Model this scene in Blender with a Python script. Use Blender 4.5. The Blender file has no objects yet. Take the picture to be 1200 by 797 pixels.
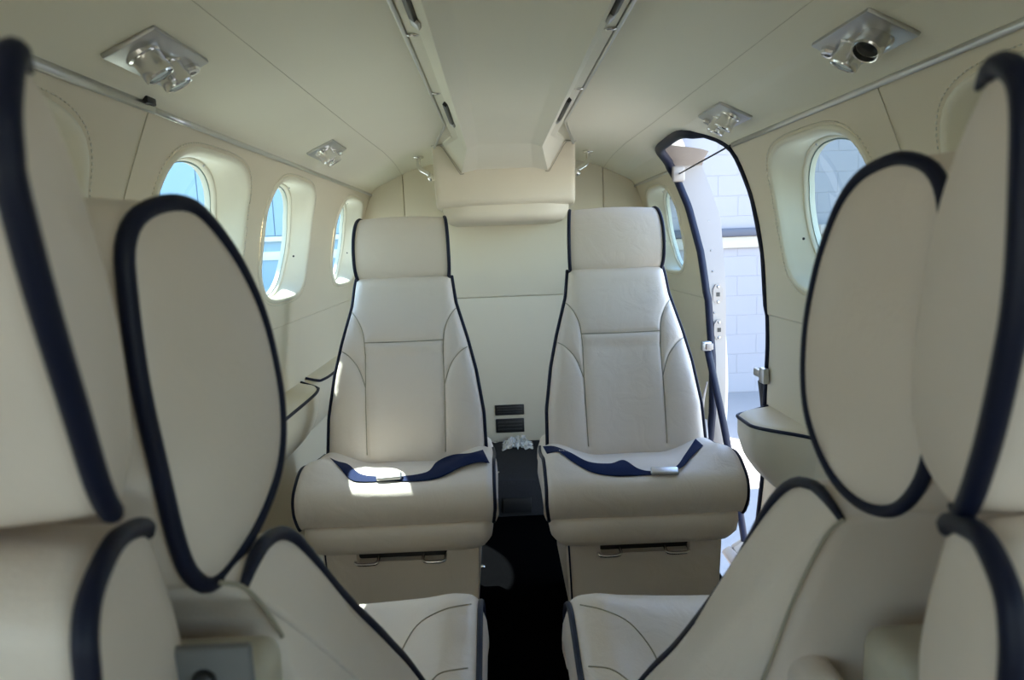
import bpy, bmesh, math, random
import numpy as np
from mathutils import Vector, Matrix
from mathutils.bvhtree import BVHTree
random.seed(7)
C = bpy.context.scene
COL = C.collection
rad = math.radians
# ------------------------------------------------------------------ camera, sky, sun, exposure
CAM = np.array([-.041, 0.0, 1.0])
def cam_axes(yaw, pitch, roll):
    cy, sy, cp, sp = math.cos(yaw), math.sin(yaw), math.cos(pitch), math.sin(pitch)
    f = np.array([sy*cp, cy*cp, -sp]); r = np.array([cy, -sy, 0.]); u = np.cross(r, f)
    c, s = math.cos(roll), math.sin(roll)
    return np.array([c*r - s*u, s*r + c*u, f])
AX = cam_axes(rad(1.0), rad(8.07), rad(2.15))
FPX = 800.0
cd = bpy.data.cameras.new('camera'); cam = bpy.data.objects.new('camera', cd); COL.objects.link(cam)
cd.sensor_width = 36; cd.lens = 24.0; cd.clip_start = .02; cd.clip_end = 500
cd.dof.use_dof = True; cd.dof.focus_distance = 1.9; cd.dof.aperture_fstop = 10.0
m = Matrix([list(AX[0])+[0], list(AX[1])+[0], list(-AX[2])+[0], [0, 0, 0, 1]]).transposed()
cam.matrix_world = Matrix.Translation(Vector(CAM)) @ m
C.camera = cam

w = bpy.data.worlds.new('sky'); C.world = w; w.use_nodes = True
nt = w.node_tree; bg = nt.nodes['Background']
sky = nt.nodes.new('ShaderNodeTexSky'); sky.sky_type = 'NISHITA'; sky.sun_disc = False
sky.sun_elevation = rad(53); sky.sun_rotation = rad(-45); sky.air_density = 1.0; sky.dust_density = .6; sky.ozone_density = 1.0
nt.links.new(sky.outputs[0], bg.inputs[0]); bg.inputs[1].default_value = .30
SUN_DIR = Vector((.335, -.375, -.65)).normalized()
sl = bpy.data.lights.new('sun', 'SUN'); sl.energy = 9.0; sl.angle = rad(.6); sl.color = (1, .96, .9)
so = bpy.data.objects.new('sun', sl); COL.objects.link(so); so.rotation_euler = SUN_DIR.to_track_quat('-Z', 'Y').to_euler()
C.view_settings.view_transform = 'Standard'; C.view_settings.look = 'None'; C.view_settings.gamma = 1
C.view_settings.use_curve_mapping = False
C.view_settings.exposure = 2.42
C.cycles.max_bounces = 14; C.cycles.diffuse_bounces = 10; C.cycles.glossy_bounces = 4; C.cycles.transparent_max_bounces = 12
C.cycles.use_denoising = True

# ------------------------------------------------------------------ helpers
def ray(x, y): return AX.T @ np.array([(x-600)/FPX, -(y-398.5)/FPX, 1.])
def at(x, y, X=None, Y=None, Z=None, plane=None):
    """point of the place seen at photo pixel (x, y) on the given plane"""
    d = ray(x, y)
    if X is not None: t = (X-CAM[0])/d[0]
    elif Y is not None: t = (Y-CAM[1])/d[1]
    elif Z is not None: t = (Z-CAM[2])/d[2]
    else:
        n, k = np.array(plane[0], float), plane[1]; t = (k - n@CAM)/(n@d)
    return CAM + t*d
def new_mat(name, col, rough=.5, metal=0., bump=0., bscale=300., var=.0, vscale=8., spec=.5, wrinkle=0.):
    M = bpy.data.materials.new(name); M.use_nodes = True; t = M.node_tree; b = t.nodes['Principled BSDF']
    b.inputs['Base Color'].default_value = (*col, 1); b.inputs['Roughness'].default_value = rough
    b.inputs['Metallic'].default_value = metal; b.inputs['Specular IOR Level'].default_value = spec
    co = t.nodes.new('ShaderNodeTexCoord')
    if var:
        n = t.nodes.new('ShaderNodeTexNoise'); n.inputs['Scale'].default_value = vscale; n.inputs['Detail'].default_value = 6
        r = t.nodes.new('ShaderNodeMix'); r.data_type = 'RGBA'
        r.inputs[6].default_value = (*[c*(1-var) for c in col], 1); r.inputs[7].default_value = (*[min(1, c*(1+var)) for c in col], 1)
        t.links.new(co.outputs['Object'], n.inputs['Vector']); t.links.new(n.outputs['Fac'], r.inputs[0]); t.links.new(r.outputs[2], b.inputs['Base Color'])
    if bump or wrinkle:
        n = t.nodes.new('ShaderNodeTexNoise'); n.inputs['Scale'].default_value = bscale; n.inputs['Detail'].default_value = 3
        t.links.new(co.outputs['Object'], n.inputs['Vector'])
        p = t.nodes.new('ShaderNodeBump'); p.inputs['Strength'].default_value = bump; p.inputs['Distance'].default_value = .002
        t.links.new(n.outputs['Fac'], p.inputs['Height'])
        if wrinkle:
            n2 = t.nodes.new('ShaderNodeTexNoise'); n2.inputs['Scale'].default_value = 14; n2.inputs['Detail'].default_value = 4; n2.inputs['Distortion'].default_value = 1.2
            p2 = t.nodes.new('ShaderNodeBump'); p2.inputs['Strength'].default_value = wrinkle; p2.inputs['Distance'].default_value = .012
            t.links.new(co.outputs['Object'], n2.inputs['Vector']); t.links.new(n2.outputs['Fac'], p2.inputs['Height'])
            t.links.new(p2.outputs['Normal'], p.inputs['Normal'])
        t.links.new(p.outputs['Normal'], b.inputs['Normal'])
    return M
LEATHER = new_mat('seat leather', (.75, .668, .592), .42, bump=.12, bscale=420, var=.03, vscale=5, wrinkle=.22)
NAVY = new_mat('navy piping leather', (.0045, .0075, .026), .5, bump=.1, bscale=300, spec=.3)
WEB = new_mat('navy belt webbing', (.006, .014, .055), .8, bump=.4, bscale=700, spec=.12)
PANEL = new_mat('wall leather', (.70, .638, .50), .5, bump=.12, bscale=350, var=.02)
HEAD = new_mat('headliner', (.76, .73, .60), .62, bump=.1, bscale=600, var=.015)
SHROUD = new_mat('window shroud vinyl', (.77, .74, .61), .38)
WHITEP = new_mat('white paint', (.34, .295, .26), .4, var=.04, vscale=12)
STITCH = new_mat('pale stitching', (.75, .73, .64), .8)
SEAM = new_mat('seam thread', (.36, .33, .26), .8)
FAINT = new_mat('pale welt', (.58, .55, .44), .8)
CHROME = new_mat('chrome', (.82, .81, .80), .2, 1.0)
ALU = new_mat('brushed aluminium', (.55, .55, .55), .38, 1.0)
STRIP = new_mat('aluminium trim', (.62, .62, .61), .32, 1.0)
BLACK = new_mat('black plastic', (.012, .012, .013), .4)
CARPET = new_mat('black carpet', (.002, .002, .0023), .95, bump=.8, bscale=500, var=.3, vscale=90, spec=0.)
CARPET2 = new_mat('dark grey carpet', (.030, .030, .033), .95, bump=.8, bscale=400, var=.4, vscale=150, spec=.1)
CONC = new_mat('apron concrete', (.225, .213, .20), .85, bump=.3, bscale=40, var=.14, vscale=1.5)
BLOCK = new_mat('painted block', (.245, .235, .25), .75, bump=.3, bscale=60, var=.03, vscale=3)
DARKRAIL = new_mat('dark painted rail', (.05, .055, .075), .5)
SKIN = new_mat('aircraft skin', (.78, .78, .78), .35)
WORN = new_mat('worn cream vinyl', (.50, .47, .38), .5, var=.25, vscale=30)
BLUEP = new_mat('blue plastic', (.08, .22, .5), .4)
FOIL = new_mat('clear crumpled wrap', (.75, .78, .82), .15)
FOIL.node_tree.nodes['Principled BSDF'].inputs['Transmission Weight'].default_value = .6
def glass_mat(name, tint, gl=.06):
    M = bpy.data.materials.new(name); M.use_nodes = True; t = M.node_tree; t.nodes.clear()
    o = t.nodes.new('ShaderNodeOutputMaterial'); mx = t.nodes.new('ShaderNodeMixShader'); tr = t.nodes.new('ShaderNodeBsdfTransparent'); g = t.nodes.new('ShaderNodeBsdfGlossy')
    tr.inputs[0].default_value = (*tint, 1); g.inputs['Roughness'].default_value = .02; mx.inputs[0].default_value = gl
    t.links.new(tr.outputs[0], mx.inputs[1]); t.links.new(g.outputs[0], mx.inputs[2]); t.links.new(mx.outputs[0], o.inputs[0])
    return M
GLASS = glass_mat('tinted cabin window', (.45, .545, .545))
CLEAR = glass_mat('added flight deck glazing', (.66, .68, .67))
LENS = new_mat('lamp lens', (.62, .70, .72), .1)

def mat_of(o):
    M = Matrix.Identity(4); ch = []
    while o is not None: ch.append(o); o = o.parent
    for p in reversed(ch): M = M @ Matrix.LocRotScale(p.location, p.rotation_euler, p.scale)
    return M
def obj(name, verts, faces, mat, parent=None, smooth=True, world=True):
    if parent is not None and world:
        inv = mat_of(parent).inverted(); verts = [inv @ Vector(v) for v in verts]
    me = bpy.data.meshes.new(name); me.from_pydata([tuple(float(c) for c in v) for v in verts], [], [tuple(f) for f in faces])
    bm = bmesh.new(); bm.from_mesh(me); bmesh.ops.recalc_face_normals(bm, faces=bm.faces); bm.to_mesh(me); bm.free()
    me.materials.append(mat)
    if smooth: me.shade_smooth()
    o = bpy.data.objects.new(name, me); COL.objects.link(o); o.parent = parent
    return o
def obj_bm(name, bm, mat, parent=None, smooth=False, world=True):
    bm.verts.index_update(); bm.normal_update()
    v = [x.co.copy() for x in bm.verts]; f = [[q.index for q in x.verts] for x in bm.faces]; bm.free()
    o = obj(name, v, f, mat, parent, smooth, world)
    if smooth: o.data.set_sharp_from_angle(angle=rad(40))
    return o
def tag(o, label=None, cat=None, group=None, kind=None):
    if label: o['label'] = label
    if cat: o['category'] = cat
    if group: o['group'] = group
    if kind: o['kind'] = kind
    return o
def empty(name, loc, rz=0., label=None, cat=None, group=None, kind=None, rot=None):
    o = bpy.data.objects.new(name, None); COL.objects.link(o); o.location = loc
    o.rotation_euler = rot if rot is not None else (0, 0, rz)
    o.empty_display_size = .05
    return tag(o, label, cat, group, kind)
def copy_to(src, parent, name=None):
    c = src.copy(); COL.objects.link(c); c.parent = parent
    for ch in list(src.children):
        d = ch.copy(); COL.objects.link(d); d.parent = c
    return c
def crom(pts, n, closed=False):
    """smooth resampling of a polyline, evenly by length"""
    P = [np.array(p, float) for p in pts]; out = []; m_ = len(P)
    segs = m_ if closed else m_-1
    for i in range(segs):
        if closed: p0, p1, p2, p3 = P[(i-1) % m_], P[i], P[(i+1) % m_], P[(i+2) % m_]
        else: p0, p1, p2, p3 = P[max(i-1, 0)], P[i], P[i+1], P[min(i+2, m_-1)]
        for k in range(12):
            t = k/12.
            out.append(.5*((2*p1)+(-p0+p2)*t+(2*p0-5*p1+4*p2-p3)*t*t+(-p0+3*p1-3*p2+p3)*t**3))
    out.append(P[0] if closed else P[-1])
    out = np.array(out); L = np.concatenate([[0], np.cumsum(np.linalg.norm(np.diff(out, axis=0), axis=1))])
    s = np.linspace(0, L[-1], n+1)[:n] if closed else np.linspace(0, L[-1], n)
    return np.array([[np.interp(q, L, out[:, k]) for k in range(out.shape[1])] for q in s])
def tube(path, r, n=8, closed=False, flat=1.):
    P = np.array(path, float); N = len(P); V = []; F = []
    T = np.array([P[(i+1) % N]-P[i-1] if closed else P[min(i+1, N-1)]-P[max(i-1, 0)] for i in range(N)])
    T /= np.linalg.norm(T, axis=1)[:, None]+1e-12
    a = np.array([0, 0, 1.]) if abs(T[0][2]) < .9 else np.array([1., 0, 0])
    u = a - T[0]*(a@T[0]); u /= np.linalg.norm(u)
    for i in range(N):
        u = u - T[i]*(u@T[i]); u /= np.linalg.norm(u)+1e-12; v = np.cross(T[i], u)
        rr = r[i] if hasattr(r, '__len__') else r
        for k in range(n):
            q = 2*math.pi*k/n; V.append(P[i]+rr*(math.cos(q)*u+flat*math.sin(q)*v))
    for i in range(N if closed else N-1):
        for k in range(n): F.append((i*n+k, i*n+(k+1) % n, ((i+1) % N)*n+(k+1) % n, ((i+1) % N)*n+k))
    if not closed: F += [tuple(range(n-1, -1, -1)), tuple((N-1)*n+k for k in range(n))]
    return V, F
def box_bm(x0, x1, y0, y1, z0, z1, bev=0., seg=2):
    bm = bmesh.new(); bmesh.ops.create_cube(bm, size=1)
    for v in bm.verts: v.co = Vector(((x0+x1)/2+v.co.x*(x1-x0), (y0+y1)/2+v.co.y*(y1-y0), (z0+z1)/2+v.co.z*(z1-z0)))
    if bev: bmesh.ops.bevel(bm, geom=bm.edges[:], offset=bev, segments=seg, affect='EDGES', profile=.5)
    return bm
def box(name, b, mat, parent=None, bev=0., seg=2, smooth=None):
    return obj_bm(name, box_bm(*b, bev, seg), mat, parent, smooth=bool(bev) if smooth is None else smooth)
def xform(V, M): return [M @ Vector(v) for v in V]
def prism(poly, axis, a0, a1):
    """closed prism of a 2-D outline; axis 0: outline is (y, z), axis 1: outline is (x, z)"""
    n = len(poly); V = []
    for a in (a0, a1):
        for p, q in poly: V.append((a, p, q) if axis == 0 else (p, a, q))
    F = [tuple(range(n-1, -1, -1)), tuple(range(n, 2*n))]+[(i, (i+1) % n, n+(i+1) % n, n+i) for i in range(n)]
    return V, F
def lathe(prof, n=24):
    V = []; F = []
    for r, z in prof:
        for k in range(n): V.append((r*math.cos(2*math.pi*k/n), r*math.sin(2*math.pi*k/n), z))
    for i in range(len(prof)-1):
        for k in range(n): F.append((i*n+k, i*n+(k+1) % n, (i+1)*n+(k+1) % n, (i+1)*n+k))
    F += [tuple(range(n-1, -1, -1)), tuple((len(prof)-1)*n+k for k in range(n))]
    return V, F
def cut(o, cutters):
    for c in cutters:
        md = o.modifiers.new('cut', 'BOOLEAN'); md.operation = 'DIFFERENCE'; md.solver = 'EXACT'; md.object = c
    dg = bpy.context.evaluated_depsgraph_get(); me = bpy.data.meshes.new_from_object(o.evaluated_get(dg))
    o.modifiers.clear(); old = o.data; o.data = me; bpy.data.meshes.remove(old)
    for c in cutters: bpy.data.objects.remove(c)
def smoothstep(a, b, x): t = np.clip((x-a)/(b-a), 0, 1); return t*t*(3-2*t)

# ------------------------------------------------------------------ cabin shell
PROF = [(.60, -.06), (.62, .0), (.655, .2), (.675, .4), (.68, .6), (.672, .785), (.668, .79), (.654, .95), (.625, 1.1), (.58, 1.231)]
_pz = [p[1] for p in PROF]; _px = [p[0] for p in PROF]
def wall_x(z): return float(np.interp(z, _pz, _px))
_pp = crom([PROF[i] for i in range(6)], 26).tolist()+crom([PROF[i] for i in range(6, 10)], 18).tolist()
YF, YA = -1.8, 3.05
def wall_mesh(name, s):
    inn = [(s*p[0], p[1]) for p in _pp]; out = [(s*(p[0]+.055), p[1]) for p in reversed(_pp)]
    V, F = prism(inn+out, 1, YF, YA+.2); o = obj(name, V, F, PANEL, smooth=False); tag(o, kind='structure'); return o
wl = wall_mesh('wall_left', -1); wr = wall_mesh('wall_right', 1)
half = crom([(.58, 1.231), (.562, 1.252), (.535, 1.268), (.475, 1.2955), (.416, 1.322), (.36, 1.339), (.30, 1.352), (.18, 1.368), (.0, 1.372)], 60)
full = [(-p[0], p[1]) for p in half]+[(p[0], p[1]) for p in half[::-1][1:]]
outl = [(x*1.09, z+.06) for x, z in reversed(full)]
V, F = prism(full+outl, 1, YF, YA+.2)
ceil = obj('ceiling', V, F, HEAD, smooth=False); tag(ceil, kind='structure')
# door outline on the right wall, in (y, z)
door_pts = [(1.79, -.10), (1.80, .40), (1.814, .558), (1.791, .715), (1.788, .83), (1.783, .95), (1.785, 1.053), (1.798, 1.164), (1.817, 1.21), (1.855, 1.242), (1.90, 1.272),
            (1.963, 1.288), (2.126, 1.288), (2.259, 1.284), (2.33, 1.270), (2.395, 1.25), (2.407, 1.235), (2.386, 1.153), (2.352, 1.02), (2.31, .85), (2.288, .64), (2.268, .50), (2.25, .2), (2.24, -.10)]
_dc = np.array([2.05, .6])
dl = [tuple(p) for p in crom(door_pts, 90)]
dl = [(y+(.005 if y > 2.0 else -.005), z+(.005 if z > 1.1 else 0)) for y, z in dl]
nd = len(dl)
def in_x(z): return wall_x(z) if z < 1.231 else float(np.interp(z, half[:, 1], half[:, 0]))
V = [(.44, y, z) for y, z in dl]+[(in_x(min(z, 1.288))+.004, y, z) for y, z in dl]+[(.98, 2.06+(y-2.06)*1.22, .6+(z-.6)*1.45 if z > .6 else z) for y, z in dl]
F = [tuple(range(nd-1, -1, -1)), tuple(range(2*nd, 3*nd))]+[(j*nd+i, j*nd+(i+1) % nd, (j+1)*nd+(i+1) % nd, (j+1)*nd+i) for j in (0, 1) for i in range(nd)]
c1 = obj('cutter', V, F, BLACK); c2 = obj('cutter', V, F, BLACK)
# windows
WIN = [(-1, .79, 1), (-1, 1.425, 0), (-1, 1.995, 0), (-1, 2.765, 0), (1, .80, 1), (1, 1.43, 0), (1, 2.735, 0)]
ZC = 1.03; NW = 72
def rrect(a, b, p=3.6):
    out = []
    for k in range(NW):
        q = 2*math.pi*k/NW; c, s = math.cos(q), math.sin(q)
        r = (abs(c/a)**p+abs(s/b)**p)**(-1/p); out.append((r*c, r*s))
    return out
def shroud_pt(s, yc, dy, dz, d):      # d: distance outward of the wall face
    z = ZC+dz; return (s*(wall_x(z)+d), yc+dy, z)
A_, B_ = .215, .165
def tw(dz): return 1-.10*(dz > .04)*(dz-.04)/.12
cl, cr = [], []
for s, yc, shut in WIN:
    poly = [(yc+dy, ZC+dz) for dy, dz in rrect(A_, B_)]
    V, F = prism(poly, 0, s*.45, s*1.0); (cl if s < 0 else cr).append(obj('cutter', V, F, BLACK))
CK = [(s, y0, y1) for s in (-1, 1) for y0, y1 in ((-.78, -.14), (-1.62, -.95))]
for s, y0, y1 in CK:
    V, F = prism([(y0, .76), (y1, .76), (y1-.03, 1.19), (y0+.03, 1.19)], 0, s*.45, s*1.0); (cl if s < 0 else cr).append(obj('cutter', V, F, BLACK))
cut(wl, cl); cut(wr, cr+[c1]); cut(ceil, [c2])
for o in (wl, wr, ceil): o.data.shade_smooth(); o.data.set_sharp_from_angle(angle=rad(28))
wn = 0
for s, yc, shut in WIN:
    wn += 1
    root = empty('window_%d' % wn, (s*.66, yc, ZC-.17), kind='structure')
    big = rrect(A_, B_); gl = rrect(.174, .156, 2.2)
    rings = []
    for sc, d in ((1.05, .0005), (1.035, -.004), (1.0, -.005), (.975, .000), (.955, .012)):
        rings.append([shroud_pt(s, yc, x*sc, z*sc, d) for x, z in big])
    for t, d in ((.25, .022), (.5, .033), (.75, .042), (.93, .048), (1.0, .052)):
        rings.append([shroud_pt(s, yc, x0*.955*(1-t)+x1*1.05*t, z0*.955*(1-t)+z1*1.05*t, d) for (x0, z0), (x1, z1) in zip(big, gl)])
    V = [p for r in rings for p in r]; F = []
    for i in range(len(rings)-1):
        for k in range(NW): F.append((i*NW+k, i*NW+(k+1) % NW, (i+1)*NW+(k+1) % NW, (i+1)*NW+k))
    obj('window_shroud', V, F, SHROUD, root)
    # stitched seam that frames the shroud
    P = [shroud_pt(s, yc, x*1.075, z*1.085, -.0018) for x, z in big]
    sv, sf = [], []
    PP = crom(P, 150, True)
    for i in range(0, 150):
        tv, tf = tube([PP[i], PP[i]*.45+PP[(i+1) % 150]*.55], .0011, 4); n0 = len(sv); sv += tv; sf += [tuple(q+n0 for q in f) for f in tf]
    st = obj('stitching', sv, sf, STITCH, root); st['kind'] = 'stuff'
    dW = .053
    def gp(x, z, k, d): return shroud_pt(s, yc, x*k, z*k, d)
    ringp = [[gp(x, z, k, d) for x, z in gl] for k, d in ((1.055, dW-.001), (1.045, dW-.004), (1.02, dW-.003), (1.005, dW+.004), (1.005, dW+.02))]
    V = [p for r in ringp for p in r]; F = []
    for i in range(4):
        for k in range(NW): F.append((i*NW+k, i*NW+(k+1) % NW, (i+1)*NW+(k+1) % NW, (i+1)*NW+k))
    obj('window_frame', V, F, SHROUD, root)
    V = [gp(x, z, k, dW+.008) for k in (1.01, .66, .33) for x, z in gl]+[gp(0, 0, 1, dW+.008)]
    F = [(i*NW+k, i*NW+(k+1) % NW, (i+1)*NW+(k+1) % NW, (i+1)*NW+k) for i in range(2) for k in range(NW)]+[(2*NW+k, 2*NW+(k+1) % NW, 3*NW) for k in range(NW)]
    if shut: tag(obj('window_shade', V, F, SHROUD, root), 'cream pull-down shade')
    else:
        obj('pane', V, F, GLASS, root)
        V2 = [(x+s*.012, y, z) for x, y, z in V]
        rim = [[gp(x, z, k, dW+.006) for x, z in gl] for k in (1.008, .985)]
        obj('gasket', rim[0]+rim[1], [(k, (k+1) % NW, NW+(k+1) % NW, NW+k) for k in range(NW)], new_mat('window gasket', (.22, .30, .30), .6) if 'window gasket' not in bpy.data.materials else bpy.data.materials['window gasket'], root)
    for dy, dz in ((.158, -.045), (0, .148)):
        x, y, z = shroud_pt(s, yc, dy, dz, .026)
        V, F = lathe([(.0001, 0), (.0032, .0), (.0032, .0015), (.0001, .002)], 10)
        M = Matrix.Translation((x, y, z)) @ Vector((-s*.8, -.6 if dz < 0 else 0, 0 if dz < 0 else -.6)).to_track_quat('Z', 'Y').to_matrix().to_4x4()
        obj('screw', xform(V, M), F, ALU if dz > 0 else BLACK, root)
for s, y0, y1 in CK:      # unseen flight deck side glazing, added behind the camera to light the seats
    wn += 1; root = empty('window_%d' % wn, (s*.70, (y0+y1)/2, .84), kind='structure')
    V = [(s*(wall_x(z)+.03+d), y, z) for d in (0, .006) for y, z in ((y0-.005, .75), (y1+.005, .75), (y1-.02, 1.2), (y0+.02, 1.2))]
    obj('pane', V, [(0, 1, 2, 3), (7, 6, 5, 4), (0, 4, 5, 1), (1, 5, 6, 2), (2, 6, 7, 3), (3, 7, 4, 0)], CLEAR, root, smooth=False)
# floor, aft wall
box('floor', (-.62, .62, YF, YA+.2, -.12, -.05), CARPET)['kind'] = 'structure'
aw = box('wall_aft', (-.72, .72, YA+.012, YA+.05, -.1, 1.46), PANEL); tag(aw, kind='structure')
bm = bmesh.new()
for b_ in ((-.74, .74, -.1, 1.06), (-.74, -.34, 1.06, 1.18), (.34, .74, 1.06, 1.18), (-.03, .03, 1.06, 1.18), (-.74, .74, 1.18, 1.46)):
    q = box_bm(b_[0], b_[1], YF-.04, YF, b_[2], b_[3]); me_ = bpy.data.meshes.new('tmp'); q.to_mesh(me_); q.free(); bm.from_mesh(me_); bpy.data.meshes.remove(me_)
tag(obj_bm('wall_front', bm, PANEL), kind='structure')  # unseen front wall with small windscreen openings, added to limit light from ahead
g = .0015
box('panel', (-.437+g, .437-g, YA, YA+.02, .765+g, 1.42), PANEL, aw, .003)
for s in (-1, 1):
    a, b = sorted((s*(.437+g), s*.70)); box('panel', (a, b, YA, YA+.02, .765+g, 1.42), PANEL, aw, .003)
box('panel', (-.70, .70, YA+.001, YA+.02, -.05, .765-g), PANEL, aw, .003)
# trims: aluminium rails between wall and headliner, chrome strips beside the duct
tn = 0
def trim(path, r, mat, flat=1., n=8):
    global tn; tn += 1
    V, F = tube(path, r, n, flat=flat); o = obj('trim_%d' % tn, V, F, mat); tag(o, kind='structure'); return o
def rail(s, y0, y1, dz=0., r=.007): return trim([(s*.577, y0+(y1-y0)*k/12, 1.230+dz) for k in range(13)], r, STRIP, .7)
rail(-1, YF, 1.135, .002, .0085); rail(-1, 1.135, 3.05, 0, .006)
box('trim_clip', (-.590, -.566, 1.10, 1.128, 1.2335, 1.245), BLACK, None, .002)['kind'] = 'structure'
rail(1, YF, 1.80, 0, .0065); rail(1, 2.40, 3.05, 0, .006)
for s in (-1, 1):
    trim([(s*.184, YF, 1.361), (s*.184, 1.0, 1.361), (s*.183, 2.14, 1.361), (s*.192, 2.20, 1.360), (s*.252, 2.542, 1.351)], .0045, STRIP)
# seams of headliner and walls (sewn welts)
def seam(path, mat, parent, r=.0007):
    V, F = tube(path, r, 5); return obj('seam', V, F, mat, parent)
for s in (-1, 1):
    seam([(s*x, y, z-.0002) for x, y, z in crom([(.416, YF, 1.322), (.416, 1.8, 1.322), (.412, 2.3, 1.3232), (.420, 2.7, 1.3202), (.440, 3.05, 1.3112)], 30)], FAINT, ceil)
    wp = wl if s < 0 else wr
    for y0, y1 in ((1.13, 1.08),):
        seam([(s*(wall_x(z)-.0004), y0+(y1-y0)*(1.23-z)/.43, z) for z in np.linspace(.80, 1.225, 14)], FAINT, wp, .0009)
# ------------------------------------------------------------------ overhead duct and rear overhead box
duct = empty('air_duct', (0, 1.2, 1.33), label='long cream air duct running down the middle of the headliner', cat='air duct')
def dprof(ye):   # cross-section at station y
    k = smoothstep(2.44, 2.475, ye)*0
    t = max(0., min(1., (ye-2.37)/.18))
    f = lambda a, b: a+(b-a)*t
    return [(f(.180, .228), f(1.374, 1.374)), (f(.177, .225), f(1.360, 1.362)), (f(.156, .217), f(1.356, 1.354)), (f(.151, .212), f(1.351, 1.344)), (f(.132, .163), f(1.325, 1.264)), (f(.127, .157), f(1.320, 1.258)),
            (f(.121, .149), f(1.3212, 1.259)), (f(.091, .104), f(1.3310, 1.2685)), (f(.086, .099), f(1.3318, 1.269)), (0., f(1.3320, 1.2690))]
ys = list(np.linspace(YF, 2.32, 30))+[2.36, 2.37, 2.38, 2.42, 2.48, 2.55]
V = []; F = []
rows = []
for y in ys:
    h = dprof(y); r = [(-x, y, z) for x, z in h]+[(x, y, z) for x, z in h[::-1][1:]]
    r += [(.15, y, 1.385), (-.15, y, 1.385)]; rows.append(r)
n = len(rows[0])
for r in rows: V += r
for i in range(len(rows)-1):
    for k in range(n): F.append((i*n+k, i*n+(k+1) % n, (i+1)*n+(k+1) % n, (i+1)*n+k))
F += [tuple(range(n)), tuple((len(rows)-1)*n+k for k in range(n))]
dm = obj('duct_cover', V, F, HEAD, duct); dm.data.set_sharp_from_angle(angle=rad(22))
def slot(s, y0, y1):
    o = box('outlet_slot', (-.009, .009, -(y1-y0)/2, (y1-y0)/2, -.006, .006), BLACK, None, .002)
    o.location = (s*.1525, (y0+y1)/2, 1.3515); o.rotation_euler = (0, s*rad(50), 0); inv = mat_of(duct).inverted(); o.matrix_basis = inv @ mat_of(o); o.parent = duct
    t = box('slot_lever', (-.0035, .0035, -.014, .014, -.008, .008), ALU, None, .0015)
    t.parent = o; t.location = (s*.006, (y1-y0)/2-.02 if s < 9 else 0, -.004); return o
for s in (-1, 1):
    slot(s, .90, 1.145); slot(s, 1.77, 2.06)
    for y in (1.225, 1.68):
        V, F = lathe([(.0001, 0), (.008, 0), (.007, .003), (.0001, .004)], 12)
        M = Matrix.Translation((s*.169, y, 1.3575)) @ Matrix.Rotation(math.pi, 4, 'X') @ Matrix.Diagonal((1.5, .8, 1, 1))
        obj('clip', xform(V, M), F, CHROME, duct)
ob = empty('overhead_box', (0, 2.62, 1.08), label='cream leather covered overhead box at the rear end of the air duct', cat='overhead box')
# front housing: side profile (y, z) lofted across x with rounded lower front edge
pf = [(2.55, 1.362), (2.548, 1.28), (2.545, 1.19)]+[(2.545+.045-.045*math.cos(q), 1.167-.030*math.sin(q)) for q in np.linspace(0, math.pi/2, 8)]+[(2.75, 1.135), (3.05, 1.135), (3.05, 1.362)]
xs = [-.262, -.260, -.256, -.249]+list(np.linspace(-.240, .240, 9))+[.249, .256, .260, .262]
V = []; F = []; npf = len(pf)
for x in xs:
    e = max(0, abs(x)-.249)/.013; ins = .012*(1-math.sqrt(max(0, 1-e*e)))
    for y, z in pf:
        k = 1-.03*max(0, (1.35-z))/.25
        V.append((x*k, y+ins, z))
for i in range(len(xs)-1):
    for k in range(npf): F.append((i*npf+k, i*npf+(k+1) % npf, (i+1)*npf+(k+1) % npf, (i+1)*npf+k))
F += [tuple(range(npf)), tuple((len(xs)-1)*npf+k for k in range(npf))]
o = obj('housing', V, F, PANEL, ob); o.data.set_sharp_from_angle(angle=rad(35))
pf2 = [(2.565, 1.155), (2.565, 1.120)]+[(2.565+.05-.05*math.cos(q), 1.113-.034*math.sin(q)) for q in np.linspace(.2, math.pi/2, 6)]+[(3.05, 1.079), (3.05, 1.155)]
V, F = [], []; npf = len(pf2)
for x in np.linspace(-1, 1, 17):
    for y, z in pf2:
        V.append((  .238*x*(1-.10*max(0, 1.125-z)/.045), y+.03*abs(x)**6, z))
for i in range(16):
    for k in range(npf): F.append((i*npf+k, i*npf+(k+1) % npf, (i+1)*npf+(k+1) % npf, (i+1)*npf+k))
F += [tuple(range(npf)), tuple(16*npf+k for k in range(npf))]
o = obj('lower_lip', V, F, PANEL, ob); o.data.set_sharp_from_angle(angle=rad(50))
for s in (-1, 1):
    box('edge_strip', tuple(sorted((s*.222, s*.263)))+(2.536, 2.552, 1.3555, 1.3585), CHROME, ob, .001)
    pth = [(s*.230, 2.541, 1.357), (s*.220, 2.541, 1.348), (s*.207, 2.541, 1.328), (s*.165, 2.541, 1.260), (s*.158, 2.541, 1.2545), (s*.148, 2.541, 1.2555)]
    V, F = tube(crom(pth, 20), .0016, 5); obj('edge_seam', V, F, SEAM, ob)
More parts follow.
